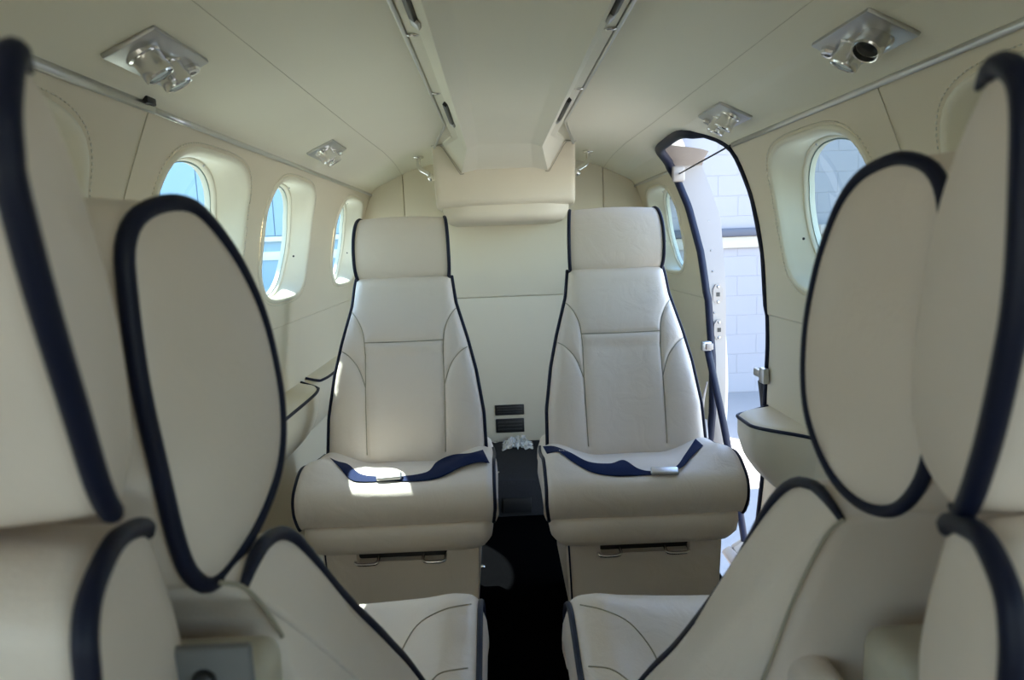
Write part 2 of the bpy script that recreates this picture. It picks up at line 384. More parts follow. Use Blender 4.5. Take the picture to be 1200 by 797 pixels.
# chrome hooks beside the box
for s, lab in ((-1, 'chrome bent coat hook on the headliner left of the overhead box'), (1, 'chrome bent coat hook on the headliner right of the overhead box')):
    hk = empty('coat_hook', (s*.333, 2.74, 1.345), label=lab, cat='coat hook', group='coat hooks beside the overhead box')
    V, F = lathe([(.0001, .002), (.022, .002), (.022, -.003), (.015, -.006), (.0001, -.007)], 20); obj('flange', xform(V, Matrix.Translation((s*.333, 2.74, 1.345))), F, CHROME, hk)
    V, F = tube(crom([(s*.331, 2.74, 1.343), (s*.331, 2.735, 1.315), (s*.322, 2.725, 1.295), (s*.295, 2.715, 1.278), (s*.288, 2.713, 1.270)], 16), .0085, 10); obj('arm', V, F, CHROME, hk)
    V, F = lathe([(.0001, -.014), (.012, -.012), (.016, 0), (.012, .012), (.0001, .014)], 16)
    obj('knob', xform(V, Matrix.Translation((s*.283, 2.713, 1.263)) @ Matrix.Rotation(rad(60), 4, 'Y')), F, CHROME, hk)

# ------------------------------------------------------------------ reading light panels
def light_panel(s, yc, label, dirn=1, open_first=False):
    o0 = Vector((s*.509, yc, 1.2785)); v = Vector((s*.075, 0, -.0355)).normalized(); u = Vector((0, 1, 0)); nrm = Vector((-s*.0355, 0, -.075)).normalized()
    M = Matrix((u, v, nrm)).transposed().to_4x4(); M.translation = o0
    r = empty('reading_light_panel', o0, label=label, cat='reading light', group='ceiling reading light panels')
    bm = box_bm(-.084, .084, -.041, .041, -.004, .0055, .0035, 2); bm.transform(M); obj_bm('plate', bm, ALU, r, True)
    lampdir = [(.22, .10), (.32, .06)]
    for i, (a, b) in enumerate(((-.036, .004), (.020, .002))):
        td = Vector((.20, -.10 if i == 0 else -.05, 1)).normalized() if not (open_first and i == 0) else Vector((-.25, -.25, 1)).normalized()
        Q = M @ Matrix.Translation((a, b, .004)) @ td.to_track_quat('Z', 'X').to_matrix().to_4x4()
        V, F = lathe([(.026, -.006), (.0255, .002), (.0215, .004), (.0205, .018), (.0215, .0205), (.0215, .031), (.0195, .0335), (.0178, .0325), (.0172, .024), (.0001, .0235)], 26)
        h = obj('lamp_housing' if not (open_first and i == 0) else 'air_nozzle', xform(V, Q), F, CHROME, r); h.data.set_sharp_from_angle(angle=rad(30))
        if open_first and i == 0:
            V, F = lathe([(.0001, .0236), (.0165, .0236), (.0165, .0245), (.0001, .0245)], 20); obj('nozzle_core', xform(V, Q), F, BLACK, h)
        else:
            V, F = lathe([(.0001, .0285), (.0172, .0285), (.012, .0315), (.0001, .033)], 22); obj('lens', xform(V, Q), F, LENS, h)
    Q = M @ Matrix.Translation((.062, -.016, .003))
    V, F = lathe([(.0125, 0), (.0125, .008), (.0105, .012), (.005, .0125), (.0045, .008), (.0001, .008)], 14)
    V = [(x*(1+.09*(k % 2)), y*(1+.09*(k % 2)), z) for k, (x, y, z) in enumerate(V)]
    k = obj('switch_knob', xform(V, Q), F, CHROME, r, smooth=False)
    V, F = lathe([(.0001, .0079), (.0044, .0079), (.0044, .0088), (.0001, .0088)], 8); obj('knob_slot', xform(V, Q), F, BLACK, k)
    bm = box_bm(.066, .080, .018, .028, .004, .010, .002); bm.transform(M); obj_bm('tab', bm, ALU, r, True)
light_panel(-1, 1.025, 'aluminium twin reading light panel on the left headliner, nearest the front')
light_panel(-1, 1.998, 'aluminium twin reading light panel on the left headliner above the second and third windows')
light_panel(1, 1.045, 'aluminium reading light panel with an open dark nozzle on the right headliner', open_first=True)
light_panel(1, 1.66, 'aluminium twin reading light panel on the headliner just above the open door')

# ------------------------------------------------------------------ seats
def block(loopA, loopB, nlat=14, crown=.006, dome=.014, rounds=(1, .985, .95, .88, .76, .58, .36, .14)):
    A = np.array(loopA); B = np.array(loopB); N = len(A); V = []; F = []
    cA, cB = A.mean(0), B.mean(0); ax = (cB-cA)/np.linalg.norm(cB-cA)
    for j in range(nlat+1):
        t = j/nlat; k = 4*t*(1-t); c = cA*(1-t)+cB*t
        for i in range(N):
            p = A[i]*(1-t)+B[i]*t; d = p-c; d = d-ax*(d@ax); L = np.linalg.norm(d)+1e-9
            V.append(p+d/L*crown*k)
    for j in range(nlat):
        for i in range(N): F.append((j*N+i, j*N+(i+1) % N, (j+1)*N+(i+1) % N, (j+1)*N+i))
    for base, loop, c, sg in ((0, A, cA, -1), (nlat*N, B, cB, 1)):
        prev = [base+i for i in range(N)]
        for r in rounds[1:]:
            st = len(V)
            for i in range(N): V.append(c+(loop[i]-c)*r+ax*sg*dome*(1-r**3.0)**.6)
            for i in range(N): F.append((prev[i], prev[(i+1) % N], st+(i+1) % N, st+i))
            prev = [st+i for i in range(N)]
        V.append(c+ax*sg*dome); q = len(V)-1
        for i in range(N): F.append((prev[i], prev[(i+1) % N], q))
    return V, F

# --- backrest of the rear seats: quilted front face with sewn seams (seat-local: x across, forward is -y)
HB = .514; REC = math.atan2(.14, .495)
TW = np.array([0, .21, .446, .62, .836, 1.0]); WW = np.array([.224, .221, .203, .182, .150, .139])
_tt = np.linspace(0, 1, 200); _ww = np.interp(_tt, TW, WW)
for _ in range(6): _ww[1:-1] = (_ww[:-2]+_ww[1:-1]*2+_ww[2:])/4
D0 = .040; HL = HB+D0
def bw(t): return np.interp((t*HL-D0)/HB, _tt, _ww)
seams_b = [crom([(-.112, .318), (0, .317), (.112, .318)], 20)]
for s in (-1, 1):
    seams_b.append(np.array([(s*.110, 0), (s*.112, .12), (s*.112, .20), (s*.111, .28)]))
    seams_b.append(crom([(s*.152, .413), (s*.131, .383), (s*.116, .342), (s*.111, .28)], 24))
    seams_b.append(crom([(s*.180, .297), (s*.156, .279), (s*.131, .245), (s*.112, .19)], 24))
def seg_dist(P, poly):
    d = np.full(len(P), 9.)
    for a, b in zip(poly[:-1], poly[1:]):
        ab = b-a; t = np.clip(((P-a)@ab)/(ab@ab+1e-12), 0, 1); d = np.minimum(d, np.linalg.norm(P-(a+t[:, None]*ab), axis=1))
    return d
def backrest_mesh():
    NX, NT, NB = 110, 124, 26
    V = []; F = []; ring = NX+NB
    for it in range(NT):
        t = it/(NT-1); wd = bw(t); s = np.sin(np.linspace(-1, 1, NX)*math.pi/2)*.35+np.linspace(-1, 1, NX)*.65
        x = s*wd; P = np.stack([x, np.full(NX, t*HL)], 1)
        ds = np.min([seg_dist(P-np.array([0, D0]), q) for q in seams_b], axis=0)
        tf = .052*(1-np.abs(s)**9)**.40
        puff = -.0050*np.exp(-(ds/.0045)**2)-.0040*np.exp(-(ds/.020)**2)
        dish = -.012*np.exp(-(x/.10)**2)*(1-smoothstep(.275, .312, np.array(t*HL-D0)))
        e = max(0, (t-.93)/.07); tf = tf*math.sqrt(max(.02, 1-e*e*.75))
        e2 = max(0, (.10-t)/.10); tf = tf*math.sqrt(max(.02, 1-e2*e2*.5))
        dep = tf+(puff+dish)*(1-np.abs(s)**8)
        for k in range(NX): V.append((x[k], -dep[k], t*HL))
        for k in range(NB):
            q = math.pi*(k+1)/(NB+1); c, sn = math.cos(q), math.sin(q)
            xx = math.copysign(abs(c)**.45, c)*(wd+.009*math.sin(q)**.3); V.append((xx, .065*sn**.6, t*HL))
    for it in range(NT-1):
        for k in range(ring): F.append((it*ring+k, it*ring+(k+1) % ring, (it+1)*ring+(k+1) % ring, (it+1)*ring+k))
    F += [tuple(range(ring)), tuple((NT-1)*ring+k for k in range(ring))]
    M = Matrix.Translation((0, .052*math.cos(REC)-D0*math.sin(REC), .415-D0*math.cos(REC))) @ Matrix.Rotation(-REC, 4, 'X')
    return xform(V, M), F, M
BV, BF, BM = backrest_mesh()
def back_piping(s):
    return [BM @ Vector((s*(bw(t)*.990+.0025), -.021*math.sqrt(max(.05, 1-max(0, (t-.93)/.07)**2*.75)), t*HL)) for t in np.linspace(.0, .995, 40)]
# --- cushion
CUP = crom([(.228, .318), (.243, .338), (.254, .370), (.249, .402), (.224, .427), (.178, .437), (.11, .424), (.05, .410), (-.02, .402), (-.09, .398), (-.16, .396)], 70)   # (forward, z)
CW = .246
seams_c = [np.array([(s*.105, .19), (s*.11, .1), (s*.115, -.1)]) for s in ()]
def cushion_pt(s, f, z, k):
    a = abs(s)
    lift = .036*smoothstep(.35, .86, np.array(a))*(1-smoothstep(.13, .235, np.array(f)))
    lift = float(lift)-.010*float(smoothstep(.80, 1., np.array(a)))*(1-float(smoothstep(.13, .235, np.array(f))))
    edge = max(0, (a-.90)/.10); rd = 1-math.sqrt(max(0, 1-edge**2.2))
    nx, nz = (k[0], k[1])
    crestdip = -.010*math.exp(-(s/.5)**2)*math.exp(-((f-.20)/.06)**2)
    zz = z+lift+crestdip-rd*.020*nz; ff = f-rd*.020*nx
    wd = CW*(1-.022*max(0, .36-z)/.045 if z < .36 else 1)
    wd *= 1-.03*float(smoothstep(.0, -.14, np.array(f)))
    return (s*wd, -ff, zz)
def cushion_mesh():
    NS = 64; V = []; F = []; T = np.gradient(CUP, axis=0); T /= np.linalg.norm(T, axis=1)[:, None]
    Nn = np.stack([T[:, 1], -T[:, 0]], 1)
    ss = np.sin(np.linspace(-1, 1, NS)*math.pi/2)
    for i, (f, z) in enumerate(CUP):
        for s in ss: V.append(cushion_pt(s, f, z, np.abs(Nn[i])))
    n = len(CUP)
    for i in range(n-1):
        for k in range(NS-1): F.append((i*NS+k, i*NS+k+1, (i+1)*NS+k+1, (i+1)*NS+k))
    # side panels, slightly bulging, then closed underneath
    for e, sg in ((0, -1), (NS-1, 1)):
        prev = [i*NS+e for i in range(n)]
        for r, bo in ((.25, .007), (.6, .009), (1., .0)):
            st = len(V)
            for i in range(n):
                x, y, z = V[i*NS+e]; V.append((x+sg*bo, y+(.012*r if i < 12 else 0), z*(1-r)+.318*r))
            for i in range(n-1): F.append((prev[i], prev[i+1], st+i+1, st+i))
            prev = [st+i for i in range(n)]
    return V, F
CV, CF = cushion_mesh()
def cushion_piping(s):
    out = []
    T = np.gradient(CUP, axis=0); T /= np.linalg.norm(T, axis=1)[:, None]
    for i, (f, z) in enumerate(CUP[:58]):
        x, y, zz = cushion_pt(s*.995, f, z, np.abs([T[i][1], T[i][0]])); out.append((x+s*.002, y, zz+.001))
    return out
def oval_loop(N=64):   # side profile of the upright headrest (forward, z)
    pts = [(.042, .905), (.066, .935), (.071, .985), (.060, 1.035), (.034, 1.072), (-.002, 1.084), (-.034, 1.066), (-.048, 1.02), (-.046, .96), (-.028, .915), (.008, .900)]
    return crom(pts, N, True)
OV = oval_loop()
HOFF = -.212      # headrest sits this far behind the seat origin (y = +)
def head_loop(s):
    return np.array([(s*(.124+.17*(f-.0)), -f-HOFF, z) for f, z in OV])
HV, HF = block(head_loop(-1), head_loop(1), crown=.006, dome=.010)

seat_parts = {}
def add_seat_base(r):
    """cushion, lower roll, pedestal shared by the seats"""
    if 'cushion' in seat_parts:
        for k in ('cushion', 'lower_roll', 'pedestal'): copy_to(seat_parts[k], r)
        return
    c = obj('cushion', CV, CF, LEATHER, r, world=False); c.data.set_sharp_from_angle(angle=rad(60))
    for s in (-1, 1):
        V, F = tube(cushion_piping(s), .0048, 8); obj('piping', V, F, NAVY, c, world=False)
    # sewn seam curves on the cushion top
    # lower roll
    V, F = [], []
    pr = [(.318, -.006), (.312, .0), (.290, .001), (.262, -.003), (.243, -.016), (.234, -.036), (.232, -.07)]
    NR = 80
    for z, ins in pr:
        for k in range(NR):
            q = 2*math.pi*k/NR; cx, sx = math.cos(q), math.sin(q); p = 9.
            a, b = .240+ins, .195+ins; rr = (abs(cx/a)**p+abs(sx/b)**p)**(-1/p); V.append((rr*cx, -.045+rr*sx*1.0, z))
    for i in range(len(pr)-1):
        for k in range(NR): F.append((i*NR+k, i*NR+(k+1) % NR, (i+1)*NR+(k+1) % NR, (i+1)*NR+k))
    F += [tuple(range(NR)), tuple((len(pr)-1)*NR+k for k in range(NR))]
    lr = obj('lower_roll', V, F, LEATHER, r, world=False); lr.data.set_sharp_from_angle(angle=rad(50))
    # pedestal with a dark slot and two chrome handles
    P = [(-.192, .05), (.192, .05), (.200, .238), (-.200, .238)]
    V, F = prism(P, 1, -.19, .20)
    bm = bmesh.new(); vs = [bm.verts.new(v) for v in V]; [bm.faces.new([vs[i] for i in f]) for f in F]
    bmesh.ops.recalc_face_normals(bm, faces=bm.faces); bmesh.ops.bevel(bm, geom=bm.edges[:], offset=.004, segments=2, affect='EDGES')
    pd = obj_bm('pedestal', bm, LEATHER, r, True, world=False)
    cu = obj_bm('cutter', box_bm(-.112, .118, -.25, -.165, .205, .30, .008), BLACK, pd, world=False)
    bpy.context.view_layer.update(); cut(pd, [cu]); pd.data.shade_smooth(); pd.data.set_sharp_from_angle(angle=rad(40))
    sl_ = obj_bm('slot_plate', box_bm(-.113, .119, -.170, -.164, .204, .24), BLACK, pd, world=False)
    for x in (-.088, .085):
        pth = crom([(x-.028, -.168, .213), (x-.029, -.192, .206), (x-.022, -.196, .202), (x, -.197, .201), (x+.022, -.196, .202), (x+.029, -.192, .206), (x+.028, -.168, .213)], 26)
        V, F = tube(pth, .0042, 8); tag(obj('handle', V, F, CHROME, pd, world=False), 'chrome U-shaped pull handle')
    V, F = tube([(-.186, -.1925, .052), (-.192, -.1925, .235)], .0022, 6); obj('edge_seam', V, F, NAVY, pd, world=False)
    obj_bm('seat_track', box_bm(-.17, .17, -.15, .17, -.049, .051), BLACK, pd, world=False)
    for k, o in (('cushion', c), ('lower_roll', lr), ('pedestal', pd)): seat_parts[k] = o
AFT = []
def rear_seat(x, yo, zo, label):
    r = empty('cabin_seat', (x, yo, zo), label=label, cat='seat', group='cream leather cabin seats')
    add_seat_base(r)
    if 'backrest' in seat_parts:
        copy_to(seat_parts['backrest'], r); copy_to(seat_parts['headrest'], r); return r
    b = obj('backrest', BV, BF, LEATHER, r, world=False); b.data.set_sharp_from_angle(angle=rad(70))
    bt = BVHTree.FromPolygons([Vector(v) for v in BV], BF); Rm = BM.to_3x3()
    for q in seams_b:
        pts = []
        for x, tz in q:
            hh = bt.ray_cast(BM @ Vector((x, -.4, tz+D0)), Rm @ Vector((0, 1, 0)))
            if hh[0] is not None: pts.append(hh[0])
        V, F = tube(crom(pts, 40), .0016, 6); obj('seam', V, F, SEAM, b, world=False)
    for s in (-1, 1):
        V, F = tube(back_piping(s), .0052, 8); obj('piping', V, F, NAVY, b, world=False)
    h = obj('headrest', HV, HF, LEATHER, r, world=False)
    for s in (-1, 1):
        V, F = tube(head_loop(s)+np.array([s*.001, 0, 0]), .0052, 8, True); obj('piping', V, F, NAVY, h, world=False)
    seat_parts['backrest'] = b; seat_parts['headrest'] = h
    return r
YS = 1.85
sL = rear_seat(-.317, YS, 0, 'cream leather seat at the rear left with a bright sun patch on its cushion')
sR = rear_seat(.304, YS-.02, .004, 'cream leather seat at the rear right, next to the open door')

# seat belts: webbing laid over the cushions
def hit_tree(root, parts):
    Vs, Fs = [], []
    for Vl, Fl in parts:
        n0 = len(Vs); Vs += [Vector(v)+Vector(root.location) for v in Vl]; Fs += [tuple(q+n0 for q in f) for f in Fl]
    return BVHTree.FromPolygons(Vs, Fs)
def belt(root, up, lo, name, thick=.0025):
    tr = hit_tree(root, [(CV, CF), (BV, BF)]); n, K = 64, 9
    U, L_ = crom(up, n), crom(lo, n)
    dirs = np.array([[np.array(Vector(ray(*(a_*(1-t)+b_*t))).normalized()) for t in np.linspace(0, 1, K)] for a_, b_ in zip(U, L_)])
    H = np.full((n, K), np.nan)
    for i in range(n):
        for k in range(K):
            h = tr.ray_cast(Vector(CAM), Vector(dirs[i, k]))
            if h[0] is not None: H[i, k] = h[3]
    for k in range(K):
        ok = np.where(~np.isnan(H[:, k]))[0]; H[:, k] = np.interp(np.arange(n), ok, H[ok, k])
    D = H.copy()
    for _ in range(3):
        E_ = np.pad(D, 1, mode='edge'); D = (E_[:-2, 1:-1]+E_[2:, 1:-1]+E_[1:-1, :-2]+E_[1:-1, 2:]+2*D)/6; D = np.minimum(D, H)
    lift = (.0035+.009*smoothstep(.62, .80, np.linspace(0, 1, n))+.004*(1-smoothstep(.05, .16, np.linspace(0, 1, n))))[:, None]
    R = CAM+dirs*(np.minimum(D, H)-lift)[:, :, None]
    V = []; F = []
    for off in (0, 1):
        for r in R:
            for p in r:
                d = p-CAM; d /= np.linalg.norm(d); V.append(p+d*thick*off)
    N = n*K
    for i in range(n-1):
        for k in range(K-1):
            a = i*K+k; F.append((a, a+1, a+K+1, a+K)); F.append((N+a, N+a+K, N+a+K+1, N+a+1))
        for k in (0, K-1): a = i*K+k; F.append((a, a+K, N+a+K, N+a))
    for i in (0, n-1):
        for k in range(K-1): a = i*K+k; F.append((a, N+a, N+a+1, a+1))
    return V, F
def buckle(parent, px, py, root, ang, size=(.034, .012, .014)):
    tr = hit_tree(root, [(CV, CF), (BV, BF)]); d = Vector(ray(px, py)).normalized(); h = tr.ray_cast(Vector(CAM), d)
    p = h[0]-d*.013
    M = Matrix.Translation(p) @ Matrix.Rotation(rad(ang), 4, 'Z') @ Matrix.Rotation(rad(24), 4, 'X')
    bm = box_bm(-size[0], size[0]*.86, -size[1], size[1], -size[2]/2, size[2]/2, .004, 3); bm.transform(M); b = obj_bm('buckle', bm, ALU, parent, True)
    return b, M
bl = obj('seat_belt', *belt(sL, [(396, 541), (408, 544), (422, 555), (440, 558), (470, 558), (500, 553), (512, 541), (530, 533), (550, 531), (566, 527)], [(386, 536), (398, 548), (410, 562), (425, 565), (455, 564), (490, 564), (515, 560), (540, 548), (560, 542), (574, 543)], 'b'), WEB, sL)
bk, M = buckle(bl, 457, 559, sL, 4)
V, F = tube([(574, 0, 0)]*0 or [Vector((-.317+.252, YS-.02, .45)), Vector((-.317+.257, YS-.015, .42)), Vector((-.317+.258, YS, .36))], .010, 8, flat=.3)
br = obj('seat_belt', *belt(sR, [(636, 523), (650, 523), (668, 530), (690, 541), (715, 543), (731, 539), (748, 549), (765, 552), (790, 548), (803, 532), (815, 514)], [(641, 532), (655, 530), (672, 542), (695, 554), (720, 558), (740, 558), (755, 557), (772, 556), (797, 549), (810, 536), (824, 522)], 'b'), WEB, sR)
buckle(br, 780, 552, sR, -8, (.036, .012, .010))
for r, x in ((bl, sL), (br, sR)): pass

# ------------------------------------------------------------------ the club pair and the nearest pair (their backs and aisle sides face us)
def px_loop(pts, plane, n, closed=True): return crom([at(x, y, plane=plane) for x, y in pts], n, closed)
def plane_at(x0, y0, k, kz=0., z0=1.):   # X = x0 + k (Y - y0) + kz (Z - z0)
    return ((1., -k, -kz), x0-k*y0-kz*z0)
def mirror_side(loop, xc, shrink=0.): return np.array([(2*xc-p[0], p[1], p[2]) for p in loop])
def front_seat(loc, rz, label, xc, head_px, head_plane, back_px, back_plane, pipe_h, pipe_b, dome=.012, r_h=.0043, base=True, dome_b=.010):
    r = empty('cabin_seat', loc, rz, label, 'seat', 'cream leather cabin seats')
    A = px_loop(head_px, head_plane, 96); B = mirror_side(A, xc)
    V, F = block(A, B, nlat=18, crown=.008, dome=dome); h = obj('headrest', V, F, LEATHER, r)
    sg = 1 if A[0][0] < xc else -1
    for k, L in enumerate((A, B)):
        q = L if pipe_h is None else None
        if pipe_h is not None:
            q = px_loop(pipe_h, head_plane, 80, False); q = q if k == 0 else mirror_side(q, xc)
        V, F = tube(q+np.array([(-sg if k == 0 else sg)*.0015, 0, 0]), (r_h if pipe_h is None else [r_h*min(1, .25+.75*min(i, 79-i)/5) for i in range(80)]), 10, pipe_h is None); obj('piping', V, F, NAVY, h)
    A = px_loop(back_px, back_plane, 140); B = mirror_side(A, xc)
    V, F = block(A, B, nlat=22, crown=.006, dome=dome_b); b = obj('backrest', V, F, LEATHER, r)
    for k in (0, 1):
        q = px_loop(pipe_b, back_plane, 80, False); q = q if k == 0 else mirror_side(q, xc)
        V, F = tube(q+np.array([(-sg if k == 0 else sg)*.0015, 0, 0]), [r_h*min(1, .6+.4*min(i, 79-i)/3) for i in range(80)], 10); obj('piping', V, F, NAVY, b)
    if base: add_seat_base(r)
    return r, h, b
# club pair: facing aft, reclined towards us
hp = [(205, 238), (235, 255), (275, 310), (305, 380), (323, 470), (322, 540), (303, 600), (275, 650), (245, 684), (222, 676), (205, 640), (185, 560), (160, 450), (146, 350), (143, 285), (163, 249)]
bp = [(300, 645), (325, 625), (350, 640), (400, 700), (450, 750), (490, 797), (560, 900), (600, 985), (520, 1010), (440, 930), (380, 850), (345, 797), (328, 742), (309, 712), (285, 686)]
clubL, _, _ = front_seat((-.335, .835, 0), math.pi, 'cream leather seat in the left middle row, facing the rear seats', -.335,
    hp, plane_at(-.204, .285, .24), bp, plane_at(-.178, .36, 0, -.21, .838), None, [(283, 686), (291, 664), (300, 645), (312, 631), (325, 625), (337, 628), (350, 640), (400, 700), (450, 750), (490, 797), (560, 900)])
hpr = [(1070, 186), (1042, 190), (1010, 210), (985, 250), (962, 320), (949, 400), (951, 480), (975, 548), (1010, 588), (1050, 598), (1080, 570), (1096, 520), (1108, 440), (1115, 330), (1112, 240), (1098, 200)]
bpr = [(985, 603), (960, 571), (935, 565), (900, 600), (860, 670), (800, 750), (755, 797), (680, 890), (640, 985), (760, 1000), (850, 890), (894, 797), (930, 703), (966, 630)]
clubR, _, _ = front_seat((.296, .815, 0), math.pi, 'cream leather seat in the right middle row, facing the rear seats', .296,
    hpr, plane_at(.160, .31, -.24), bpr, plane_at(.150, .42, 0, .20, .85), None, [(989, 608), (975, 588), (960, 571), (948, 566), (935, 565), (920, 574), (900, 600), (860, 670), (800, 750), (755, 797), (680, 890)], r_h=.0036)
# nearest pair: facing forward, back to back with the club pair
hn = [(8, 62), (-2, 120), (1, 180), (7, 220), (42, 350), (82, 480), (110, 570), (127, 602), (142, 575), (150, 520), (140, 420), (112, 300), (75, 180), (40, 98)]
bn = [(165, 618), (128, 638), (103, 690), (94, 740), (97, 797), (108, 900), (130, 1050), (250, 1050), (235, 900), (216, 797), (207, 740), (190, 680)]
nearL, _, _ = front_seat((-.325, .12, 0), 0, 'cream leather seat nearest the front on the left, back to back with the middle row', -.325,
    hn, plane_at(-.170, .20, -.29), bn, plane_at(-.168, .17, -.24), [(30, 84), (8, 62), (-2, 120), (1, 180), (7, 220), (42, 350), (82, 480), (110, 570), (127, 602), (136, 598)],
    [(170, 628), (165, 618), (148, 622), (128, 638), (103, 690), (94, 740), (97, 797), (108, 900)], .006, .0040, base=True, dome_b=.006)
hnr = [(1165, 85), (1185, 76), (1206, 110), (1206, 220), (1199, 340), (1184, 430), (1160, 530), (1135, 598), (1100, 570), (1077, 520), (1071, 450), (1090, 300), (1122, 180)]
bnr = [(1120, 612), (1160, 635), (1185, 690), (1193, 740), (1192, 797), (1180, 900), (1160, 1050), (1050, 1050), (1068, 900), (1081, 797), (1084, 740), (1097, 680)]
nearR, _, _ = front_seat((.31, .05, 0), 0, 'cream leather seat nearest the front on the right, back to back with the middle row', .31,
    hnr, plane_at(.122, .215, .27), bnr, plane_at(.118, .20, .22), [(1150, 104), (1165, 85), (1185, 76), (1206, 110), (1206, 220), (1199, 340), (1184, 430), (1160, 530), (1135, 598), (1118, 592)],
    [(1112, 622), (1120, 612), (1140, 618), (1160, 635), (1185, 690), (1193, 740), (1192, 797), (1180, 900)], .006, .0042, base=True, dome_b=.006)

# stowed armrests between the seat rows
def armrest(parent, x0, x1, y0, y1, z0, z1, mat, face=None):
    a = box('armrest', (x0, x1, y0, y1, z0, z1), mat, parent, .010, 4)
    return a
def cushion_seams(root, lists):
    M = mat_of(root); tr = BVHTree.FromPolygons([M @ Vector(v) for v in CV], CF)
    for pl in lists:
        pts = []
        for x, y in crom(pl, 24):
            h = tr.ray_cast(Vector(CAM), Vector(ray(x, y)).normalized())
            if h[0] is not None: pts.append(h[0])
        if len(pts) > 3: V, F = tube(pts, .0013, 6); obj('cushion_seam', V, F, SEAM, root)
for par, pl, pln in ((clubL, [(258, 683), (285, 688), (309, 712), (329, 742), (331, 747)], plane_at(-.1755, .36, 0, -.21, .838)), (clubR, [(989, 609), (967, 630), (930, 703), (894, 797), (850, 890)], plane_at(.1475, .42, 0, .20, .85))):
    V, F = tube(px_loop(pl, pln, 40, False), .0012, 6); obj('shell_seam', V, F, SEAM, par)
cushion_seams(clubL, [[(552, 708), (519, 715), (487, 735), (465, 775), (455, 800)], [(548, 783), (519, 788), (507, 797), (495, 815)]])
cushion_seams(clubR, [[(680, 709), (707, 715), (739, 731), (767, 767), (775, 800)], [(690, 781), (715, 784), (735, 797), (750, 815)]])
a1 = at(216, 740, Y=.335); a2 = at(325, 800, Y=.335)
box('armrest', (a1[0]-.05, at(312, 745, Y=.31)[0], .285, .335, a1[2]-.16, a1[2]), WORN, nearL, .010, 4)
f0, f1 = at(217, 758, Y=.283), at(293, 756, Y=.283)
box('side_plate', (f0[0]-.02, f1[0], .281, .287, f1[2]-.12, f1[2]), new_mat('grey plate', (.17, .175, .18), .5), nearL, .002)
p = at(238, 797, Y=.280); V, F = lathe([(.0001, 0), (.0055, 0), (.0045, .003), (.0001, .0035)], 14)
obj('armrest_pivot', xform(V, Matrix.Translation((p[0], .281, p[2]-.001)) @ Matrix.Rotation(math.pi/2, 4, 'X')), F, BLACK, nearL)
a1 = at(1012, 742, Y=.36); a2 = at(1080, 742, Y=.36)
box('armrest', (a1[0]+.004, a2[0]+.05, .33, .375, a1[2]-.16, a1[2]), WORN, nearR, .012, 4)
a1 = at(925, 772, Y=.40); a2 = at(968, 772, Y=.40)
box('armrest', (a1[0]+.002, a2[0]+.006, .375, .43, a1[2]-.16, a1[2]), LEATHER, clubR, .012, 4)

# ------------------------------------------------------------------ side ledges with navy piping
def ledge(s, y0, y1, z, depth, h, label, tail=None):
    r = empty('side_ledge', (s*.675, (y0+y1)/2, z-h), label=label, cat='armrest', group='padded side ledges')
    # cross section (from wall inwards): rounded top shelf, belly below
    cs = [(.0, .004), (.4, .002), (.8, -.002), (1.0, -.012), (1.02, -.03), (.97, -.06), (.80, -.12*h/.14), (.55, -.16*h/.14), (.30, -h*1.35), (.0, -h*1.5)]
    V, F = [], []; N = 28; P = crom(cs, 24)
    for i in range(N+1):
        t = i/N; y = y0+(y1-y0)*t
        k = (1-abs(2*t-1)**7)**.35 if 0 < t < 1 else .02
        if tail: k = float(smoothstep(0, .55, np.array(t)))*((1-max(0, (t-.80)/.2)**2.5)**.5 if t < 1 else .02)+.01
        for a, b in P:
            zz = z+b; V.append((s*(wall_x(zz)+.004-a*depth*k), y, zz))
    m_ = len(P)
    for i in range(N):
        for j in range(m_-1): F.append((i*m_+j, i*m_+j+1, (i+1)*m_+j+1, (i+1)*m_+j))
    F += [tuple(range(m_)), tuple(N*m_+j for j in range(m_))]
    b = obj('ledge_body', V, F, PANEL, r); b.data.set_sharp_from_angle(angle=rad(50))
    pth = [np.array((s*(wall_x(z)-.002), y0+.001, z+.003))]
    for i in range(1, N):
        t = i/N; y = y0+(y1-y0)*t; k = (1-abs(2*t-1)**7)**.35
        if tail: k = float(smoothstep(0, .55, np.array(t)))*(1-max(0, (t-.80)/.2)**2.5)**.5
        pth.append((s*(wall_x(z)+.003-depth*k*1.0), y, z-.010))
    pth.append((s*(wall_x(z)-.002), y1, z+.003))
    V, F = tube(crom(pth, 60), .0045, 8); obj('piping', V, F, NAVY, b)
    return r
ledge(-1, 1.30, 2.14, .585, .085, .12, 'cream padded side ledge with navy piping on the left wall')
ledge(-1, 2.19, 2.70, .588, .06, .12, 'cream padded side ledge on the left wall behind the rear left seat')
ledge(1, 1.50, 1.79, .535, .105, .13, 'cream padded side ledge with navy piping just before the open door', True)

# ------------------------------------------------------------------ rear shelf, outlets, odds and ends
box('rear_shelf', (-.62, .62, 2.52, 3.05, -.05, .10), CARPET2, None, .01); tag(bpy.data.objects['rear_shelf'], 'dark grey carpeted baggage step at the foot of the rear wall', 'baggage step')
def outlet(x0, x1, z0, z1, label):
    r = empty('air_outlet', ((x0+x1)/2, YA, z0), label=label, cat='air outlet', group='air outlets on the rear wall')
    bm = box_bm(x0, x1, YA-.008, YA+.003, z0, z1, .004, 2); obj_bm('frame', bm, BLACK, r, True)
    for k in range(3):
        z = z0+(z1-z0)*(k+1)/4; box('slat', (x0+.01, x1-.01, YA-.013, YA-.007, z-.003, z+.003), new_mat('dark slat', (.03, .03, .032), .35) if 'dark slat' not in bpy.data.materials else bpy.data.materials['dark slat'], r, .001)
outlet(-.078, .056, .222, .270, 'upper black slatted air outlet low on the rear wall between the seats')
